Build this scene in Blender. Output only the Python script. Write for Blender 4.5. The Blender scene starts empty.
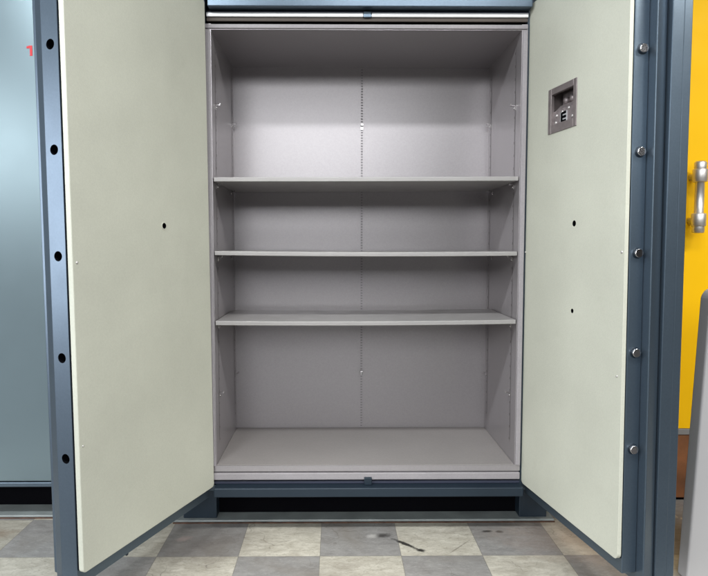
import bpy, bmesh, math, random
from mathutils import Vector, Matrix
random.seed(4)
S = bpy.context.scene
COL = S.collection

# ------------------------------------------------------------------ materials
def mat(name):
    m = bpy.data.materials.new(name); m.use_nodes = True
    nt = m.node_tree
    return m, nt, nt.nodes['Principled BSDF']

def paint(name, col, rough=.4, bump=.0, bscale=300., mott=.06, mscale=3., spec=.5, metal=0., rv=.045, coat=0., dirt=0., dirtcol=(.1,.1,.09), wave=0., grain=0.):
    m, nt, b = mat(name)
    N = nt.nodes.new; L = nt.links.new
    tc = N('ShaderNodeTexCoord')
    nz = N('ShaderNodeTexNoise'); nz.inputs['Scale'].default_value = mscale; nz.inputs['Detail'].default_value = 6
    L(tc.outputs['Object'], nz.inputs['Vector'])
    r = N('ShaderNodeMapRange'); r.inputs['From Min'].default_value = .3; r.inputs['From Max'].default_value = .7
    r.inputs['To Min'].default_value = 1-mott; r.inputs['To Max'].default_value = 1+mott
    L(nz.outputs['Fac'], r.inputs['Value'])
    mx = N('ShaderNodeMix'); mx.data_type = 'RGBA'; mx.blend_type = 'MULTIPLY'; mx.inputs['Factor'].default_value = 1
    mx.inputs['A'].default_value = (*col, 1)
    L(r.outputs['Result'], mx.inputs['B'])
    out = mx.outputs['Result']
    if grain > 0:                                   # fine orange-peel grain of the sprayed paint
        gn = N('ShaderNodeTexNoise'); gn.inputs['Scale'].default_value = 170; gn.inputs['Detail'].default_value = 2
        L(tc.outputs['Object'], gn.inputs['Vector'])
        gr = N('ShaderNodeMapRange'); gr.inputs['From Min'].default_value = .3; gr.inputs['From Max'].default_value = .7
        gr.inputs['To Min'].default_value = 1-grain; gr.inputs['To Max'].default_value = 1+grain; L(gn.outputs['Fac'], gr.inputs['Value'])
        mg = N('ShaderNodeMix'); mg.data_type = 'RGBA'; mg.blend_type = 'MULTIPLY'; mg.inputs['Factor'].default_value = 1
        L(out, mg.inputs['A']); L(gr.outputs['Result'], mg.inputs['B']); out = mg.outputs['Result']
    if dirt > 0:
        dn = N('ShaderNodeTexNoise'); dn.inputs['Scale'].default_value = 9; dn.inputs['Detail'].default_value = 9; dn.inputs['Roughness'].default_value = .7
        L(tc.outputs['Object'], dn.inputs['Vector'])
        dr = N('ShaderNodeMapRange'); dr.inputs['From Min'].default_value = .58; dr.inputs['From Max'].default_value = .74
        dr.inputs['To Min'].default_value = 0; dr.inputs['To Max'].default_value = dirt
        L(dn.outputs['Fac'], dr.inputs['Value'])
        m2 = N('ShaderNodeMix'); m2.data_type = 'RGBA'; m2.inputs['B'].default_value = (*dirtcol, 1)
        L(dr.outputs['Result'], m2.inputs['Factor']); L(out, m2.inputs['A']); out = m2.outputs['Result']
    L(out, b.inputs['Base Color'])
    b.inputs['Metallic'].default_value = metal
    b.inputs['Specular IOR Level'].default_value = spec
    b.inputs['Coat Weight'].default_value = coat; b.inputs['Coat Roughness'].default_value = .25
    rr = N('ShaderNodeMapRange'); rr.inputs['From Min'].default_value = .3; rr.inputs['From Max'].default_value = .7
    rr.inputs['To Min'].default_value = rough-rv; rr.inputs['To Max'].default_value = rough+rv
    rn = N('ShaderNodeTexNoise'); rn.inputs['Scale'].default_value = 11; rn.inputs['Detail'].default_value = 5
    L(tc.outputs['Object'], rn.inputs['Vector']); L(rn.outputs['Fac'], rr.inputs['Value']); L(rr.outputs['Result'], b.inputs['Roughness'])
    if bump > 0:
        bn = N('ShaderNodeTexNoise'); bn.inputs['Scale'].default_value = bscale; bn.inputs['Detail'].default_value = 3
        L(tc.outputs['Object'], bn.inputs['Vector'])
        bp = N('ShaderNodeBump'); bp.inputs['Strength'].default_value = bump; bp.inputs['Distance'].default_value = .002
        L(bn.outputs['Fac'], bp.inputs['Height'])
        if wave > 0:
            wn = N('ShaderNodeTexNoise'); wn.inputs['Scale'].default_value = 5; wn.inputs['Detail'].default_value = 2
            L(tc.outputs['Object'], wn.inputs['Vector'])
            b2 = N('ShaderNodeBump'); b2.inputs['Strength'].default_value = wave; b2.inputs['Distance'].default_value = .03
            L(wn.outputs['Fac'], b2.inputs['Height']); L(b2.outputs['Normal'], bp.inputs['Normal'])
        L(bp.outputs['Normal'], b.inputs['Normal'])
    return m

BLUE  = paint('blue_grey_enamel', (.098,.132,.168), .34, .0, 260, .05, 2.5, spec=.6, coat=.06, metal=.72, rv=.015, grain=.04)
BLUED = paint('darkened_blue_enamel', (.017,.029,.043), .42, .0, 260, .08, 5, metal=.3)  # blue enamel darkened; on sill and lower keeper this paints weaker light
LEFTP = paint('pale_blue_enamel', (.195,.255,.28), .33, 0, 200, .015, 1.4, spec=.65, coat=.1, metal=.8, rv=.01)
CREAM = paint('cream_hammered_panel', (.50,.505,.425), .48, .30, 330, .055, 3.2, spec=.45, dirt=.12, dirtcol=(.36,.35,.27), wave=.12, grain=.03)
LINER = paint('lavender_grey_liner', (.388,.364,.374), .325, 0, 420, .02, 2.0, spec=.6, metal=.55, rv=.0, grain=.035)
LFLOOR = paint('lavender_grey_matte_sheet', (.265,.245,.235), .6, 0, 420, .03, 6.0, spec=.35, rv=.02, grain=.04)
SHELF = paint('light_grey_shelf', (.36,.345,.335), .40, .2, 420, .04, 4.0, dirt=.08, dirtcol=(.25,.23,.21), metal=.3)
BLACK = paint('black_shade_and_print', (.003,.003,.004), .9, spec=.02)  # paints the shade in holes, gaps and recesses; also the black print
RUBBER= paint('navy_rubber_seal', (.03,.035,.06), .6)
CHROME= paint('chrome', (.55,.53,.53), .15, 0, metal=1., rv=0)
STEEL = paint('brushed_steel', (.62,.60,.58), .45, 0, 500, metal=.8, rv=0)
BRIGHT= paint('bright_steel_strip', (.85,.85,.86), .45, 0, 200, spec=.6, metal=.3)
TAUPE = paint('taupe_shadow', (.095,.08,.07), .6, spec=.2)
DKSTL = paint('dark_zinc', (.22,.19,.185), .42, .2, 260, .12, 40, metal=.45)
MIDST = paint('mechanism_zinc', (.30,.26,.26), .38, .3, 160, .25, 60, metal=.5)
WHITE = paint('white_print', (.42,.42,.43), .5)
RED   = paint('red_print', (.62,.02,.03), .45)
YEL   = paint('yellow_laminate', (.90,.51,.003), .5, .05, 200, .02, spec=.15)
WOOD  = paint('brown_wood', (.20,.075,.025), .5, .3, 60, .35, 9)
SLOT = paint('shaded_slot', (.23,.215,.225), .6)
RIM = paint('matte_lavender_rim', (.30,.28,.29), .55, 0, 420, .06, 8.0, spec=.35, rv=.02, grain=.05)
GREYT = paint('grey_trim', (.20,.20,.20), .5)
PLATE = paint('grey_green_plate', (.24,.265,.26), .33, .2, 90, .25, 7, spec=.6, dirt=.5, dirtcol=(.14,.15,.145))
GREYC = paint('pale_grey_plastic', (.37,.365,.37), .5, .15, 300, .03, 3)
RUST  = paint('rusty_edge', (.07,.03,.016), .7, .3, 90, .5, 30)

def floor_material():
    m, nt, b = mat('checker_vinyl_tiles')
    N = nt.nodes.new; L = nt.links.new
    def math_(op, a, c=None, clamp=False):
        n = N('ShaderNodeMath'); n.operation = op; n.use_clamp = clamp
        for i, v in enumerate((a, c)):
            if v is None: continue
            if isinstance(v, (int, float)): n.inputs[i].default_value = v
            else: L(v, n.inputs[i])
        return n.outputs[0]
    def noise(vec, sc, det=6, ro=.55, dist=0):
        n = N('ShaderNodeTexNoise'); n.inputs['Scale'].default_value = sc; n.inputs['Detail'].default_value = det
        n.inputs['Roughness'].default_value = ro; n.inputs['Distortion'].default_value = dist
        L(vec, n.inputs['Vector']); return n.outputs['Fac']
    def rng(v, a, c, d=0., e=1.):
        n = N('ShaderNodeMapRange'); n.inputs['From Min'].default_value = a; n.inputs['From Max'].default_value = c
        n.inputs['To Min'].default_value = d; n.inputs['To Max'].default_value = e; L(v, n.inputs['Value']); return n.outputs['Result']
    def mix(f, a, c, bt='MIX'):
        n = N('ShaderNodeMix'); n.data_type = 'RGBA'; n.blend_type = bt
        for k, v in (('Factor', f), ('A', a), ('B', c)):
            if isinstance(v, tuple): n.inputs[k].default_value = (*v, 1)
            elif isinstance(v, (int, float)): n.inputs[k].default_value = v
            else: L(v, n.inputs[k])
        return n.outputs['Result']
    g = N('ShaderNodeNewGeometry'); pos = g.outputs['Position']
    sp = N('ShaderNodeSeparateXYZ'); L(pos, sp.inputs[0]); X, Y = sp.outputs['X'], sp.outputs['Y']
    fx = math_('DIVIDE', math_('ADD', X, .179 + 30.5), .305); fy = math_('DIVIDE', math_('ADD', Y, .168 + 30.5), .305)
    ix = math_('FLOOR', fx); iy = math_('FLOOR', fy)
    par = math_('MODULO', math_('ADD', ix, iy), 2.0)              # 1 = white
    cv = N('ShaderNodeCombineXYZ'); L(ix, cv.inputs[0]); L(iy, cv.inputs[1])
    wn = N('ShaderNodeTexWhiteNoise'); wn.noise_dimensions = '2D'; L(cv.outputs[0], wn.inputs['Vector'])
    # shift the marbling from tile to tile
    va = N('ShaderNodeVectorMath'); va.operation = 'MULTIPLY_ADD'; L(wn.outputs['Color'], va.inputs[0]); va.inputs[1].default_value = (3,3,3); L(pos, va.inputs[2])
    tp = va.outputs[0]
    st = N('ShaderNodeMapping'); st.inputs['Scale'].default_value = (1.0, 2.2, 1); L(tp, st.inputs['Vector'])
    n1 = noise(st.outputs[0], 14, 8, .65, .6); n2 = noise(st.outputs[0], 55, 6, .7, 1.2); n3 = noise(pos, 3.5, 8, .62, .4)
    white = mix(rng(n1, .35, .68), (.555,.525,.445), (.38,.35,.285))
    white = mix(rng(n2, .50, .66, 0, .6), white, (.24,.215,.165))
    grey  = mix(rng(n1, .35, .68), (.30,.29,.275), (.21,.20,.19))
    grey  = mix(rng(n2, .50, .68, 0, .5), grey, (.42,.41,.38))
    c = mix(par, grey, white)
    tv = rng(wn.outputs['Value'], 0, 1, .88, 1.08)
    c = mix(1.0, c, tv, 'MULTIPLY')
    # worn brownish dirt
    c = mix(rng(n3, .48, .70, 0, .55), c, (.19,.165,.135))
    # thin hairline scratches / cracks
    vor = N('ShaderNodeTexVoronoi'); vor.feature = 'DISTANCE_TO_EDGE'; vor.inputs['Scale'].default_value = 6
    wv = N('ShaderNodeVectorMath'); wv.operation = 'MULTIPLY_ADD'
    nn = N('ShaderNodeTexNoise'); nn.inputs['Scale'].default_value = 6; L(tp, nn.inputs['Vector'])
    L(nn.outputs['Color'], wv.inputs[0]); wv.inputs[1].default_value = (.35,.35,.35); L(tp, wv.inputs[2]); L(wv.outputs[0], vor.inputs['Vector'])
    crack = math_('MULTIPLY', rng(vor.outputs['Distance'], 0, .012, 1, 0), rng(noise(pos, 5, 3), .52, .6))
    c = mix(math_('MULTIPLY', crack, .6), c, (.10,.085,.07))
    # black scuffs of particular shape and place, a round stain, a painted warm bounce
    def blob(cx, cy, rx, ry, ang, lo, hi, nsc, amt, col, c):
        mp = N('ShaderNodeMapping'); mp.vector_type = 'TEXTURE'
        mp.inputs['Location'].default_value = (cx, cy, -.283); mp.inputs['Rotation'].default_value = (0, 0, ang); mp.inputs['Scale'].default_value = (rx, ry, 1)
        L(pos, mp.inputs['Vector'])
        ln = N('ShaderNodeVectorMath'); ln.operation = 'LENGTH'; L(mp.outputs[0], ln.inputs[0])
        d = math_('ADD', ln.outputs['Value'], math_('MULTIPLY', math_('SUBTRACT', noise(pos, nsc, 5, .7), .5), 1.5))
        return mix(rng(d, lo, hi, amt, 0), c, col)
    for args in SCUFFS_AND_GLOW: c = blob(*args, c)
    # grout line
    lx = math_('ABSOLUTE', math_('SUBTRACT', math_('FRACT', fx), .5)); ly = math_('ABSOLUTE', math_('SUBTRACT', math_('FRACT', fy), .5))
    e = rng(math_('MAXIMUM', lx, ly), .4945, .4985)
    c = mix(math_('MULTIPLY', e, .55), c, (.12,.105,.09))
    # unseen floor past the doors is darkened, added so low metal reflects dark
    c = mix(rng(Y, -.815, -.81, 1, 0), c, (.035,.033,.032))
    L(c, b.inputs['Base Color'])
    L(rng(n3, .3, .7, .34, .6), b.inputs['Roughness'])
    bp = N('ShaderNodeBump'); bp.inputs['Strength'].default_value = .25; bp.inputs['Distance'].default_value = .002
    h = math_('SUBTRACT', math_('MULTIPLY', n2, .4), e); L(h, bp.inputs['Height']); L(bp.outputs['Normal'], b.inputs['Normal'])
    return m

# ------------------------------------------------------------------ object helpers
ROOTLOC = {}
def finish(name, bm, mats, parent=None, bevel=0., seg=2, smooth=False, origin=None):
    """bm is in world coordinates; the origin goes to the bottom centre of the mesh."""
    bmesh.ops.recalc_face_normals(bm, faces=bm.faces)
    me = bpy.data.meshes.new(name); bm.to_mesh(me); bm.free()
    if not isinstance(mats, (list, tuple)): mats = [mats]
    for m in mats: me.materials.append(m)
    vs = [v.co.copy() for v in me.vertices]
    if origin is None:
        lo = [min(v[i] for v in vs) for i in range(3)]; hi = [max(v[i] for v in vs) for i in range(3)]
        origin = Vector(((lo[0]+hi[0])/2, (lo[1]+hi[1])/2, lo[2]))
    origin = Vector(origin)
    for v in me.vertices: v.co -= origin
    o = bpy.data.objects.new(name, me); COL.objects.link(o)
    ROOTLOC[o] = origin
    if parent:
        o.parent = parent; o.location = origin - ROOTLOC[parent]
    else: o.location = origin
    if bevel:
        md = o.modifiers.new('Bevel', 'BEVEL'); md.width = bevel; md.segments = seg; md.limit_method = 'ANGLE'; md.angle_limit = math.radians(40)
        md.harden_normals = False
    if smooth:
        for p in me.polygons: p.use_smooth = True
    return o
def empty(name, loc):
    o = bpy.data.objects.new(name, None); COL.objects.link(o); o.location = loc; ROOTLOC[o] = Vector(loc); o.empty_display_size = .1; return o
def tag(o, label, cat, group=None):
    o['label'] = label; o['category'] = cat
    if group: o['group'] = group
    return o
def lab(o, label): o['label'] = label; return o
def box(bm, x0, x1, y0, y1, z0, z1, T=None, mi=0):
    c = [(x, y, z) for z in (z0, z1) for y in (y0, y1) for x in (x0, x1)]
    vs = [bm.verts.new(T(*p) if T else p) for p in c]
    for f in ((0,1,3,2), (4,6,7,5), (0,4,5,1), (1,5,7,3), (3,7,6,2), (2,6,4,0)):
        fc = bm.faces.new([vs[i] for i in f]); fc.material_index = mi
    return vs
def cyl(bm, p0, p1, r, r2=None, n=24, mi=0):
    p0 = Vector(p0); p1 = Vector(p1); d = (p1-p0).normalized()
    a = d.orthogonal().normalized(); b = d.cross(a); r2 = r if r2 is None else r2
    A = [bm.verts.new(p0 + (a*math.cos(t)+b*math.sin(t))*r) for t in [2*math.pi*i/n for i in range(n)]]
    B = [bm.verts.new(p1 + (a*math.cos(t)+b*math.sin(t))*r2) for t in [2*math.pi*i/n for i in range(n)]]
    for i in range(n):
        f = bm.faces.new((A[i], A[(i+1)%n], B[(i+1)%n], B[i])); f.smooth = True; f.material_index = mi
    bm.faces.new(A).material_index = mi; bm.faces.new(B).material_index = mi
def lathe(bm, p0, d, prof, n=28, mi=0):
    """prof: list of (distance along d, radius), closed by caps"""
    p0 = Vector(p0); d = Vector(d).normalized(); a = d.orthogonal().normalized(); b = d.cross(a)
    rings = []
    for t, r in prof:
        rings.append([bm.verts.new(p0 + d*t + (a*math.cos(2*math.pi*i/n)+b*math.sin(2*math.pi*i/n))*max(r, 1e-5)) for i in range(n)])
    for R, Q in zip(rings, rings[1:]):
        for i in range(n):
            f = bm.faces.new((R[i], R[(i+1)%n], Q[(i+1)%n], Q[i])); f.smooth = True; f.material_index = mi
    bm.faces.new(rings[0]).material_index = mi; bm.faces.new(rings[-1]).material_index = mi
def boxobj(name, m, dims, parent=None, bevel=0., **k):
    bm = bmesh.new(); box(bm, *dims); return finish(name, bm, m, parent, bevel, **k)
def cut(o, cutters):
    """real holes: boolean difference applied at once, the cutters are deleted"""
    for bmc, m in cutters:
        bmesh.ops.recalc_face_normals(bmc, faces=bmc.faces)
        me = bpy.data.meshes.new('tmp'); bmc.to_mesh(me); bmc.free(); me.materials.append(m)
        c = bpy.data.objects.new('tmp', me); COL.objects.link(c)
        md = o.modifiers.new('cut', 'BOOLEAN'); md.operation = 'DIFFERENCE'; md.object = c; md.solver = 'EXACT'; md.material_mode = 'TRANSFER'
        while o.modifiers[0] != md: o.modifiers.move(o.modifiers.find('cut'), 0)
        bev = [mm for mm in o.modifiers if mm != md]
        for mm in bev: mm.show_viewport = False
        dg = bpy.context.evaluated_depsgraph_get(); dg.update()
        new = bpy.data.meshes.new_from_object(o.evaluated_get(dg), preserve_all_data_layers=True, depsgraph=dg)
        new.name = o.name; old = o.data; o.data = new; bpy.data.meshes.remove(old)
        o.modifiers.remove(md)
        for mm in bev: mm.show_viewport = True
        bpy.data.objects.remove(c); bpy.data.meshes.remove(me)

# ------------------------------------------------------------------ floor
FZ = -.283
SCUFFS_AND_GLOW = [
    (.150, -.078, .085, .012, -.74, .5, 1.0, 45, .95, (.02,.018,.018)),
    (.205, -.128, .022, .014, -.3, .4, 1.0, 60, .95, (.015,.013,.013)),
    (.070, -.010, .045, .022, .2, .3, 1.0, 60, .85, (.045,.04,.038)),
    (.025, -.015, .03, .02, .1, .3, 1.0, 60, .7, (.50,.48,.45)),
    (.495, .022, .025, .012, .1, .4, 1.0, 60, .9, (.03,.027,.025)),
    (.545, .018, .020, .012, .1, .4, 1.0, 60, .8, (.04,.035,.03)),
    (.36, -.10, .09, .004, .8, .4, 1.0, 40, .5, (.12,.10,.08)),
    (-.62, -.08, .20, .12, .3, .1, 1.4, 14, .45, (.11,.085,.07)),
    (-.72, -.03, .035, .022, .2, .3, 1.1, 40, .45, (.42,.32,.29)),
    (-1.5, .02, .10, .05, 0, .2, 1.2, 25, .5, (.20,.13,.08)),
    (.85, -.05, .25, .16, 0, .2, 1.4, 9, .35, (.50,.34,.25)),  # warm patch painted as light bounced off the yellow cabinet
]
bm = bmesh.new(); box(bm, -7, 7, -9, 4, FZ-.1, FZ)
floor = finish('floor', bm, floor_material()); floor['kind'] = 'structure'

# ------------------------------------------------------------------ the big open safe
safe = empty('safe', (0, .25, FZ))
tag(safe, 'large blue-grey steel safe with both doors swung open and a grey shelved interior', 'safe')
H = 1.70; W2 = .595; D = .489
bm = bmesh.new()                                   # outer shell behind the door frame
box(bm, -.74, -.66, .03, .62, -.113, 1.98); box(bm, .66, .74, .03, .62, -.113, 1.98)
box(bm, -.66, .66, .54, .62, -.113, 1.98); box(bm, -.66, .66, .03, .54, 1.86, 1.98); box(bm, -.66, .66, .03, .54, -.113, -.09)
finish('outer_case', bm, BLUE, safe)
# liner: a real inset tray, open to the front, with rolled front edge
bm = bmesh.new()
t = .022
box(bm, -W2-t, -W2, 0, D, -t, H+t); box(bm, W2, W2+t, 0, D, -t, H+t)
box(bm, -W2, W2, 0, D, H, H+t*.92); box(bm, -W2, W2, 0, D, -t, 0)
box(bm, -W2-t, W2+t, D, D+.012, -t, H+t)
liner = finish('liner', bm, LINER, safe)
boxobj('added_matte_sheet', LFLOOR, (-W2+.001, W2-.001, .002, D-.001, .0004, .003), safe)  # matte layer added over the liner floor to cut reflections onto the back wall
# rolled front bead of the liner
bm = bmesh.new()
def bar(bm, x0, x1, z0, z1, y, d=.006): box(bm, x0, x1, y, y+d, z0, z1)
bar(bm, -W2-t, -W2-.003, .0, H, -.006); bar(bm, W2+.003, W2+t, .0, H, -.006)
bar(bm, -W2-t, W2+t, H+.003, H+.019, -.006)
finish('liner_rim', bm, RIM, safe, .0025)
bm = bmesh.new(); bar(bm, -W2-t, W2+t, -.026, -.003, .002, .02)
bar(bm, -W2-t, W2+t, -.057, -.029, -.004, .02)
sill = finish('liner_sill', bm, RIM, safe, .003)
# black ring behind the trim, stands in for shade in the recess
bm = bmesh.new()
box(bm, -.66, .66, .034, .05, H+.022, 1.86); box(bm, -.66, .66, .034, .05, -.09, -.024)
box(bm, -.66, -.618, .034, .05, -.024, H+.022); box(bm, .618, .66, .034, .05, -.024, H+.022)
finish('frame_recess', bm, BLACK, safe)
# head of the frame: lintel and its strips
boxobj('lintel', BLUE, (-.60, .622, -.04, .034, 1.772, 1.90), safe, .003)
boxobj('rubber_seal', RUBBER, (-.612, .618, .000, .012, 1.7625, 1.7695), safe, .002)
bm = bmesh.new(); box(bm, -.612, -.013, -.006, .006, 1.7465, 1.7625); box(bm, .018, .618, -.006, .006, 1.7465, 1.7625)
finish('bright_strip', bm, BRIGHT, safe, .003, 3)
bm = bmesh.new(); box(bm, -.612, .618, .002, .010, 1.732, 1.746)  # strip stands in for the shade below the bright bar
finish('taupe_shadow', bm, TAUPE, safe, .002)
bm = bmesh.new(); box(bm, -.0125, .0175, -.008, .006, 1.744, 1.766); finish('latch_keeper', bm, BLUE, safe, .002)
# foot of the frame
boxobj('sill', BLUED, (-.60, .622, -.04, .033, -.113, -.076), safe, .0035)  # darker tone than the lintel stands in for weaker light down here
boxobj('rubber_seal', RUBBER, (-.612, .618, .004, .014, -.0755, -.064), safe, .002)
bm = bmesh.new(); box(bm, -.006, .024, -.012, .004, -.0755, -.045); finish('latch_keeper', bm, BLUED, safe, .002)
# side posts of the frame
boxobj('side_post', BLUED, (-.66, -.6175, .004, .034, -.09, 1.86), safe, .002)
boxobj('side_post', BLUED, (.6175, .66, .004, .034, -.09, 1.86), safe, .002)
# feet and a black sheet standing in for the shadow under the case
for x0, x1 in ((-.762, -.621), (.656, .772)):
    bm = bmesh.new(); vs = box(bm, x0, x1, .122, .42, FZ+.0125, -.114)
    finish('foot', bm, BLUED, safe, .003)
boxobj('shadow_sheet', BLACK, (-.80, .80, .178, .19, FZ+.0125, -.114), safe)
# slotted rails: one up the middle of the back wall, two on either side wall
def rail(name, cx, cy, nx, ny, w, z0, z1, step=.025, parent=safe, depth=.003):
    """a thin strip with a column of slots standing on a wall whose inward normal is (nx, ny)"""
    bm = bmesh.new(); tx, ty = -ny, nx
    def T(a, b, z): return (cx+tx*a+nx*b, cy+ty*a+ny*b, z)
    sl = w*.22
    box(bm, -w/2, -sl, 0, depth, z0, z1, T); box(bm, sl, w/2, 0, depth, z0, z1, T)
    z = z0
    while z < z1-.001:
        box(bm, -sl, sl, 0, depth, z, z+step*.55, T, 0)
        box(bm, -sl, sl, 0, depth*.15, z+step*.55, z+step, T, 1); z += step
    return finish(name, bm, [LINER, SLOT], parent)
rail('slotted_rail', .003, D, 0, -1, .020, .004, 1.6965, .0125, depth=.002)
def slots(name, cx, cy, nx, z0, z1, step=.05):
    """a flat strip with a column of small slots painted dark on it"""
    bm = bmesh.new(); X = sorted((cx, cx+nx*.0012)); z = z0; zs = []
    while z < z1: zs += [z, z+.010]; z += step
    zs.append(z)
    g = {}
    for k, zz in enumerate(zs):
        for q, yy in enumerate((-.006, -.0022, .0022, .006)): g[k, q] = bm.verts.new((cx+nx*.0012, cy+yy, zz))
    for k in range(len(zs)-1):
        for q in range(3):
            f = bm.faces.new((g[k, q], g[k, q+1], g[k+1, q+1], g[k+1, q])); f.material_index = 1 if (q == 1 and k % 2 == 0) else 0
    return finish(name, bm, [LINER, TAUPE], safe)
for s in (-1, 1):
    slots('slot_column', s*W2, .075, -s, .08, 1.65); slots('slot_column', s*W2, .45, -s, .08, 1.65)
def clip(x, y, z, nx, ny):
    """a bent-wire shelf clip hooked into a slot"""
    bm = bmesh.new(); tx, ty = -ny, nx
    P = lambda a, b, c: (x+tx*a+nx*b, y+ty*a+ny*b, z+c)
    box(bm, -.006, .006, .0005, .020, -.002, .001, P)
    box(bm, -.006, .006, .0005, .003, -.018, -.002, P)
    box(bm, -.006, .006, .017, .020, .001, .007, P)
    cyl(bm, P(0, .003, -.011), P(0, .007, -.011), .004, .003, 12)
    return finish('shelf_clip', bm, CHROME, safe, .0008, 1)
for z in (1.432, .278):
    for s in (-1, 1):
        clip(s*W2, .072, z, -s, 0); clip(s*W2, .45, z, -s, 0)
    clip(.003, D-.003, z, 0, -1)
SH = [(1.143, 'uppermost'), (.853, 'middle'), (.583, 'lowest')]
for zt, _ in SH:
    for s in (-1, 1):
        clip(s*W2, .075, zt-.0225, -s, 0); clip(s*W2, .385, zt-.0225, -s, 0)

def shelf(zt, tilt, sag, label, ydepth=.405, skew=0.):
    """folded sheet-metal shelf: tray with turned-down front, back and side lips, sagging slightly"""
    bm = bmesh.new(); n = 24; x0, x1 = -W2+.004, W2-.004
    y0 = -.001
    def Z(i): u = i/n*2-1; return -sag*(1-u*u) + tilt*u
    prof = [(y0, 0), (y0+ydepth, 0), (y0+ydepth, -.015), (y0+ydepth-.002, -.015), (y0+ydepth-.002, -.0025), (y0+.002, -.0025), (y0+.002, -.0025), (y0+.012, -.019), (y0+.012, -.021), (y0, -.021)]
    prof = [(y0, -.001), (y0+.001, 0), (y0+ydepth, 0), (y0+ydepth, -.0165), (y0+.001, -.0165), (y0, -.0155)]
    rings = []
    for i in range(n+1):
        x = x0+(x1-x0)*i/n
        rings.append([bm.verts.new((x, y - (skew*i/n if y > .1 else 0), zt+z+Z(i))) for y, z in prof])
    m = len(prof)
    for a, b in zip(rings, rings[1:]):
        for k in range(m): bm.faces.new((a[k], a[(k+1)%m], b[(k+1)%m], b[k]))
    bm.faces.new(rings[0]); bm.faces.new(rings[-1])
    o = finish('shelf', bm, SHELF, None, .001, 1)
    return tag(o, label, 'shelf', 'grey metal shelves inside the safe')
shelf(1.143, .002, .001, 'uppermost grey metal shelf in the safe, seen from below', .484, .014)
shelf(.855, -.001, .004, 'middle grey metal shelf in the safe, at eye level with only its front edge showing')
shelf(.583, .002, .004, 'lowest grey metal shelf in the safe, its top face showing')

# ------------------------------------------------------------------ door leaves
class Leaf:
    def __init__(s, side, h, b, L, zp, lean):
        s.side, s.h, s.b, s.L, s.zp, s.lean = side, h, b, L, zp, lean
        s.u = Vector((side*math.sin(b), -math.cos(b), 0)); s.n = Vector((side*math.cos(b), math.sin(b), 0))
    def P(s, a, n, z):
        return Vector((s.h[0], s.h[1], 0)) + s.u*(a+s.lean*(z-s.zp)) + s.n*n + Vector((0, 0, z))
LD = Leaf(-1, (-.601, -.013), .378, .684, -.077, .0113)
RD = Leaf(1, (.6249, .0075), .1762, .611, -.073, -.0079)
ZT = 1.795
def rounded_panel(leaf, a0, a1, n0, n1, z0, z1, r, name, m, parent, bevel):
    bm = bmesh.new(); pts = []
    for (ca, cz, st) in ((a1-r, z0+r, -90), (a1-r, z1-r, 0), (a0+r, z1-r, 90), (a0+r, z0+r, 180)):
        for k in range(7):
            t = math.radians(st+k*15); pts.append((ca+r*math.cos(t), cz+r*math.sin(t)))
    A = [bm.verts.new(leaf.P(a, n0, z)) for a, z in pts]; B = [bm.verts.new(leaf.P(a, n1, z)) for a, z in pts]
    bm.faces.new(A); bm.faces.new(B)
    for i in range(len(pts)):
        j = (i+1) % len(pts); bm.faces.new((A[i], A[j], B[j], B[i]))
    return finish(name, bm, m, parent, bevel, 2)
def screw(leaf, a, z, n, parent, r=.0045):
    bm = bmesh.new(); lathe(bm, leaf.P(a, n+.001, z), -leaf.n, [(0, r), (.0018, r), (.0035, r*.75), (.004, r*.3)], 14)
    return finish('screw', bm, STEEL, parent)

# left leaf --------------------------------------------------------
d = LD
bm = bmesh.new()
box(bm, .004, d.L, .024, .082, d.zp-.047, ZT+.04, d.P)                # plug block carrying the bolt holes
left = finish('door', bm, BLUE, safe, .0025); lab(left, 'left door leaf, open, with five bolt holes down its free edge')
holes = []  # hole walls are coloured black for the shade inside
for z in (1.434, 1.146, .848, .556, .260):
    bmc = bmesh.new(); c = d.P(d.L, .052, z); cyl(bmc, c + d.u*.02, c - d.u*.07, .0145, None, 32); holes.append((bmc, BLACK))
cut(left, holes)
for z in (1.434, 1.146, .848, .556, .260): pass
bm = bmesh.new()                                                       # bevelled shoulder behind the block
n0, n1 = .083, .118
vs = box(bm, .03, d.L-.001, n0, n1, d.zp-.06, ZT+.05, d.P)
for v in (vs[3], vs[7]): v.co -= d.u*.012
finish('shoulder', bm, BLUE, left, .002)
boxobj_T = bmesh.new(); box(boxobj_T, .03, d.L-.07, .119, .19, d.zp-.07, ZT+.06, d.P)
finish('outer_plate', boxobj_T, BLUE, left, .003)
lp = rounded_panel(d, .002, d.L, 0, .018, d.zp, ZT, .012, 'inner_panel', CREAM, left, .0025)
bmc = bmesh.new(); cyl(bmc, d.P(.276, -.02, .945), d.P(.276, .04, .945), .0095, None, 28); cut(lp, [(bmc, BLACK)])
bm = bmesh.new(); box(bm, .006, d.L-.004, .0185, .0235, d.zp+.004, ZT-.004, d.P); finish('panel_gap_black', bm, BLACK, left)  # black sheet drawn as the dark gap behind the panel
bm = bmesh.new(); lathe(bm, d.P(.276, .002, .945), -d.n, [(0, .0135), (.003, .0135), (.0035, .0125)], 28); rim = finish('hole_rim', bm, CREAM, left)
bmc = bmesh.new(); cyl(bmc, d.P(.276, -.02, .945), d.P(.276, .04, .945), .0100, None, 28); cut(rim, [(bmc, BLACK)])
screw(d, d.L-.016, .83, 0, left, .004); screw(d, d.L-.014, .30, 0, left, .003)
bm = bmesh.new(); lathe(bm, d.P(.46, .04, d.zp-.046), (0, 0, -1), [(0, .006), (.012, .006), (.016, .004)], 14); finish('adjuster_screw', bm, BLUED, left)

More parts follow.
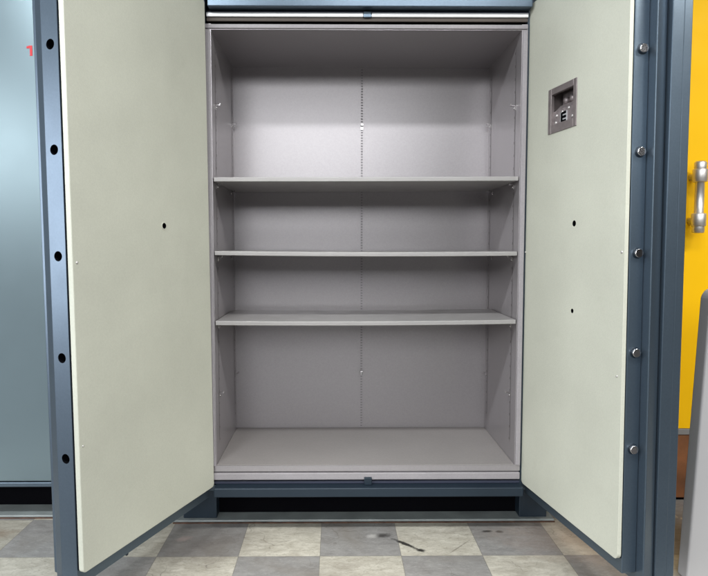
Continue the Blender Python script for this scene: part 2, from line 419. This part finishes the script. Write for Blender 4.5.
# right leaf --------------------------------------------------------
d = RD
bm = bmesh.new()
box(bm, .004, d.L, .016, .064, d.zp-.043, ZT+.04, d.P)
right = finish('door', bm, BLUE, safe, .0025); lab(right, 'right door leaf, open, with five round locking bolts and a lock recess')
bm = bmesh.new()
vs = box(bm, .03, d.L+.033, .0645, .1125, d.zp-.076, ZT+.06, d.P)
for k in (3, 7): vs[k].co -= d.u*.020
finish('stepped_rim', bm, BLUE, right, .004, 3)
P2 = lambda a, n, z: d.P(a + .008*(z-1.7) - .013, n, z)
bm = bmesh.new(); box(bm, .03, d.L+.047, .1135, .152, d.zp-.09, ZT+.08, P2); box(bm, .03, d.L+.0455, .1522, .180, d.zp-.09, ZT+.08, P2)
finish('outer_plate', bm, BLUE, right, .002)
for z in (1.448, 1.152, .856, .560, .268):
    c = d.P(d.L, .042, z)
    bm = bmesh.new(); lathe(bm, c - d.u*.01, d.u, [(0, .0135), (.018, .0135), (.0208, .0128), (.0215, .0118)], 32)
    b = finish('locking_bolt', bm, CHROME, right)
    bm = bmesh.new(); lathe(bm, c - d.u*.002, d.u, [(0, .0165), (.003, .0165), (.0032, .0155)], 32); finish('bolt_collar', bm, BLUED, right)
rp = rounded_panel(d, .002, d.L, 0, .0125, d.zp, ZT, .018, 'inner_panel', CREAM, right, .003)
k0, k1, kz0, kz1 = .169, .349, 1.277, 1.436
cs = []
for a, z, r in ((.345, .952, .010), (.343, .656, .0075)):
    bmc = bmesh.new(); cyl(bmc, d.P(a, -.02, z), d.P(a, .03, z), r, None, 28); cs.append((bmc, BLACK))
bmc = bmesh.new(); box(bmc, k0+.006, k1-.006, -.02, .04, kz0+.006, kz1-.006, d.P); cs.append((bmc, DKSTL))
cut(rp, cs)
bmc = bmesh.new(); box(bmc, k0+.005, k1-.005, -.02, .055, kz0+.005, kz1-.005, d.P); cut(right, [(bmc, DKSTL)])
bm = bmesh.new(); box(bm, .006, d.L-.004, .0128, .0157, d.zp+.004, ZT-.004, d.P)
sp = finish('panel_gap_black', bm, BLACK, right)  # black sheet, the dark gap behind this panel
bmc = bmesh.new(); box(bmc, k0+.004, k1-.004, -.02, .03, kz0+.004, kz1-.004, d.P); cut(sp, [(bmc, BLACK)])
screw(d, d.L-.012, .859, 0, right); screw(d, d.L-.022, .485, 0, right, .0035); screw(d, .012, .851, 0, right, .0035)
# lock recess: flanged frame and the mechanism inside
bm = bmesh.new(); f = .020
box(bm, k0, k0+f, -.003, .010, kz0, kz1, d.P); box(bm, k1-f, k1, -.003, .010, kz0, kz1, d.P)
box(bm, k0+f, k1-f, -.003, .010, kz0, kz0+.030, d.P); box(bm, k0+f, k1-f, -.003, .010, kz1-.022, kz1, d.P)
lr = finish('lock_recess', bm, DKSTL, right, .001, 1)
bm = bmesh.new(); box(bm, k0+f-.004, k1-f+.004, .045, .050, kz0+.02, kz1-.015, d.P)
box(bm, k0+f-.002, k1-f+.002, .006, .044, kz0+.028, kz0+.078, d.P)
finish('lock_body', bm, MIDST, lr, .002)
bm = bmesh.new(); vs = box(bm, k0+f+.006, k1-f-.006, .010, .044, kz0+.079, kz0+.100, d.P)
for i in (4, 5): vs[i].co += d.n*.02
finish('lock_wedge', bm, MIDST, lr, .003)
for a in (.06, .10): 
    bm = bmesh.new(); lathe(bm, d.P(k0+a, .044, kz1-.048), -d.n, [(0, .013), (.012, .012), (.018, .009), (.020, .003)], 18); finish('boss', bm, MIDST, lr)
for a, z in ((.045, .060), (.082, .066), (.122, .072), (.040, .036), (.145, .040)):
    bm = bmesh.new(); lathe(bm, d.P(k0+a, .007, kz0+z), -d.n, [(0, .0055), (.003, .0055), (.005, .003)], 14); finish('screw', bm, STEEL, lr)
# the black mark shaped like an E with its pale ground
bm = bmesh.new()
box(bm, k0+.070, k0+.112, .0040, .0060, kz0+.028, kz0+.066, d.P, 0)
for z in (.029, .043, .057): box(bm, k0+.078, k0+.108, .0026, .0042, kz0+z, kz0+z+.0085, d.P, 1)
box(bm, k0+.076, k0+.086, .0024, .0042, kz0+.029, kz0+.0655, d.P, 1)
finish('lettering', bm, [WHITE, BLACK], lr)

# ------------------------------------------------------------------ plates on the floor
o = boxobj('floor_plate', PLATE, (-.80, .80, .105, .60, FZ, FZ+.012), None, .002)
tag(o, 'grey-green steel plate on the tiles under the open safe', 'floor plate')
bm = bmesh.new(); box(bm, -.80, .80, .0975, .1045, FZ, FZ+.004); finish('rusty_edge', bm, RUST, o)

# ------------------------------------------------------------------ the closed safe at the left
ns = empty('safe', (-1.95, .40, FZ))
tag(ns, 'closed pale blue safe at the left edge with a red mark', 'safe')
boxobj('outer_case', LEFTP, (-2.60, -1.02, .118, .80, -.125, 1.98), ns, .004)
boxobj('door', LEFTP, (-2.56, -1.06, .10, .1175, -.100, 1.94), ns, .003)
boxobj('bottom_rail', BLUE, (-2.58, -1.03, .097, .1165, -.124, -.104), ns, .003)
boxobj('shadow_sheet', BLACK, (-2.58, -1.03, .262, .275, FZ+.0125, -.126), ns)  # black sheet painting the shadow under the closed safe
for x in (-2.5, -1.14):
    boxobj('foot', BLUED, (x-.05, x+.06, .28, .6, FZ+.0125, -.126), ns, .003)
bm = bmesh.new()                                                        # red mark shaped like a 1
pts = [(-1.3345, 1.630), (-1.3245, 1.630), (-1.3245, 1.670), (-1.3345, 1.670), (-1.347, 1.666), (-1.347, 1.659), (-1.3345, 1.659)]
A = [bm.verts.new((x, .0985, z)) for x, z in pts]; B = [bm.verts.new((x, .0998, z)) for x, z in pts]
bm.faces.new(A); bm.faces.new(B)
for i in range(len(pts)): j = (i+1) % len(pts); bm.faces.new((A[i], A[j], B[j], B[i]))
finish('lettering', bm, RED, ns)
o = boxobj('floor_plate', PLATE, (-2.7, -.95, .157, .75, FZ, FZ+.012), None, .002)
tag(o, 'grey-green steel plate on the tiles under the closed safe at the left edge', 'floor plate')
bm = bmesh.new(); box(bm, -2.7, -.95, .150, .1565, FZ, FZ+.004); finish('rusty_edge', bm, RUST, o)

# ------------------------------------------------------------------ yellow cabinet at the right
yc = empty('cabinet', (1.9, .6, FZ))
tag(yc, 'bright yellow cabinet with a satin steel handle and brown wooden base, behind the right door', 'cabinet')
boxobj('door', YEL, (1.20, 2.6, .313, .335, .049, 2.3), yc, .002)
boxobj('case', YEL, (1.18, 2.62, .336, .95, .040, 2.32), yc)
boxobj('trim', GREYT, (1.20, 2.6, .308, .335, .022, .048), yc, .002)
boxobj('plinth', WOOD, (1.20, 2.6, .313, .93, FZ+.012, .0215), yc, .002)
boxobj('base_gap', BLACK, (1.20, 2.6, .318, .92, FZ, FZ+.0115), yc)
hx, hy = 1.449, .245
bm = bmesh.new(); lathe(bm, (hx, hy, .930), (0, 0, 1), [(0, .018), (.004, .024), (.06, .024), (.061, .0185), (.25, .0185), (.251, .024), (.302, .024), (.308, .018)], 32)
hd = finish('handle', bm, STEEL, yc)
for z in (.985, 1.175):
    bm = bmesh.new(); lathe(bm, (hx, hy, z-.026), (0, 0, 1), [(0, .026), (.003, .029), (.053, .029), (.056, .026)], 32)
    finish('collar', bm, STEEL, hd)
    bm = bmesh.new(); cyl(bm, (hx, hy, z), (hx, .313, z), .014); finish('standoff', bm, STEEL, hd)

# ------------------------------------------------------------------ pale grey rounded thing in the right foreground
bm = bmesh.new(); pts = []
x0, x1, z0, z1, r = 1.139, 1.60, FZ, .735, .045
pts = [(x1, z0), (x1, z1)]
for k in range(9):
    t = math.radians(90+k*11.25); pts.append((x0+r+r*math.cos(t), z1-r+r*math.sin(t)))
pts.append((x0-.046, z0))
A = [bm.verts.new((x, -.35, z)) for x, z in pts]; B = [bm.verts.new((x, -.29, z)) for x, z in pts]
bm.faces.new(A); bm.faces.new(B)
for i in range(len(pts)): j = (i+1) % len(pts); bm.faces.new((A[i], A[j], B[j], B[i]))
o = finish('panel', bm, GREYC, None, .008, 3)
tag(o, 'low pale grey panel with a rounded top corner, cut off at the lower right edge', 'panel')

# ------------------------------------------------------------------ light
w = bpy.data.worlds.new('World'); S.world = w; w.use_nodes = True
bg = w.node_tree.nodes['Background']; bg.inputs['Strength'].default_value = 1
wg = w.node_tree.nodes.new('ShaderNodeTexCoord'); ws = w.node_tree.nodes.new('ShaderNodeSeparateXYZ'); wr = w.node_tree.nodes.new('ShaderNodeValToRGB')
w.node_tree.links.new(wg.outputs['Generated'], ws.inputs[0])          # a dim hall: dark floor, paler upper walls and ceiling
wm = w.node_tree.nodes.new('ShaderNodeMapRange'); wm.inputs['From Min'].default_value = -1; w.node_tree.links.new(ws.outputs['Z'], wm.inputs['Value'])
w.node_tree.links.new(wm.outputs['Result'], wr.inputs['Fac']); w.node_tree.links.new(wr.outputs['Color'], bg.inputs['Color'])
cr = wr.color_ramp; cr.elements[0].position = .40; cr.elements[0].color = (.015,.014,.013,1); cr.elements[1].position = .75; cr.elements[1].color = (.13,.14,.15,1)
e = cr.elements.new(.52); e.color = (.035,.034,.034,1)
def area(name, loc, rot, sx, sy, power, col=(1, .98, .95)):
    l = bpy.data.lights.new(name, 'AREA'); l.shape = 'RECTANGLE'; l.size = sx; l.size_y = sy; l.energy = power; l.color = col
    o = bpy.data.objects.new(name, l); COL.objects.link(o); o.location = loc; o.rotation_euler = [math.radians(a) for a in rot]; return o
area('ceiling_lamp_left', (-1.45, -1.70, 2.62), (0, 0, 0), 1.2, .20, 88, (.93, .97, 1))
area('ceiling_lamp_right', (.35, -1.70, 2.62), (0, 0, 0), 1.2, .20, 42, (.96, .98, 1))
area('cabinet_fill_light', (2.15, -1.55, 2.62), (0, 0, 0), 1.2, .20, 75, (1, .97, .92))  # unseen fill, added to brighten the yellow cabinet
for x, wx, p in ((-6.0, 2.8, 950), (-.75, 3.6, 700), (4.6, 1.4, 450)):
    area('ceiling_lamp_row', (x, -8.3, 2.62), (0, 0, 0), wx, 7, p, (.95, .98, 1))
area('left_fill_light', (-8.0, -3.3, 1.30), (0, -90, 0), 3.0, 2.2, 225, (.90, .93, 1))  # unseen light panel, added for the bright bluish edge of the left door

# ------------------------------------------------------------------ camera
cam = bpy.data.cameras.new('Camera'); co = bpy.data.objects.new('Camera', cam); COL.objects.link(co); S.camera = co
co.location = (-.1185, -2.3474, .8818)
co.rotation_euler = (math.radians(90)-.061, 0, -.0082)
cam.sensor_width = 36; cam.lens = 36*600.15/708
cam.shift_x = 13.18/708; cam.shift_y = -7.01/708
cam.clip_end = 100; cam.clip_start = .02
S.render.engine = 'CYCLES'
S.view_settings.view_transform = 'Standard'; S.view_settings.look = 'None'; S.view_settings.gamma = 1; S.view_settings.exposure = 0
S.render.resolution_x = 1024; S.render.resolution_y = 833
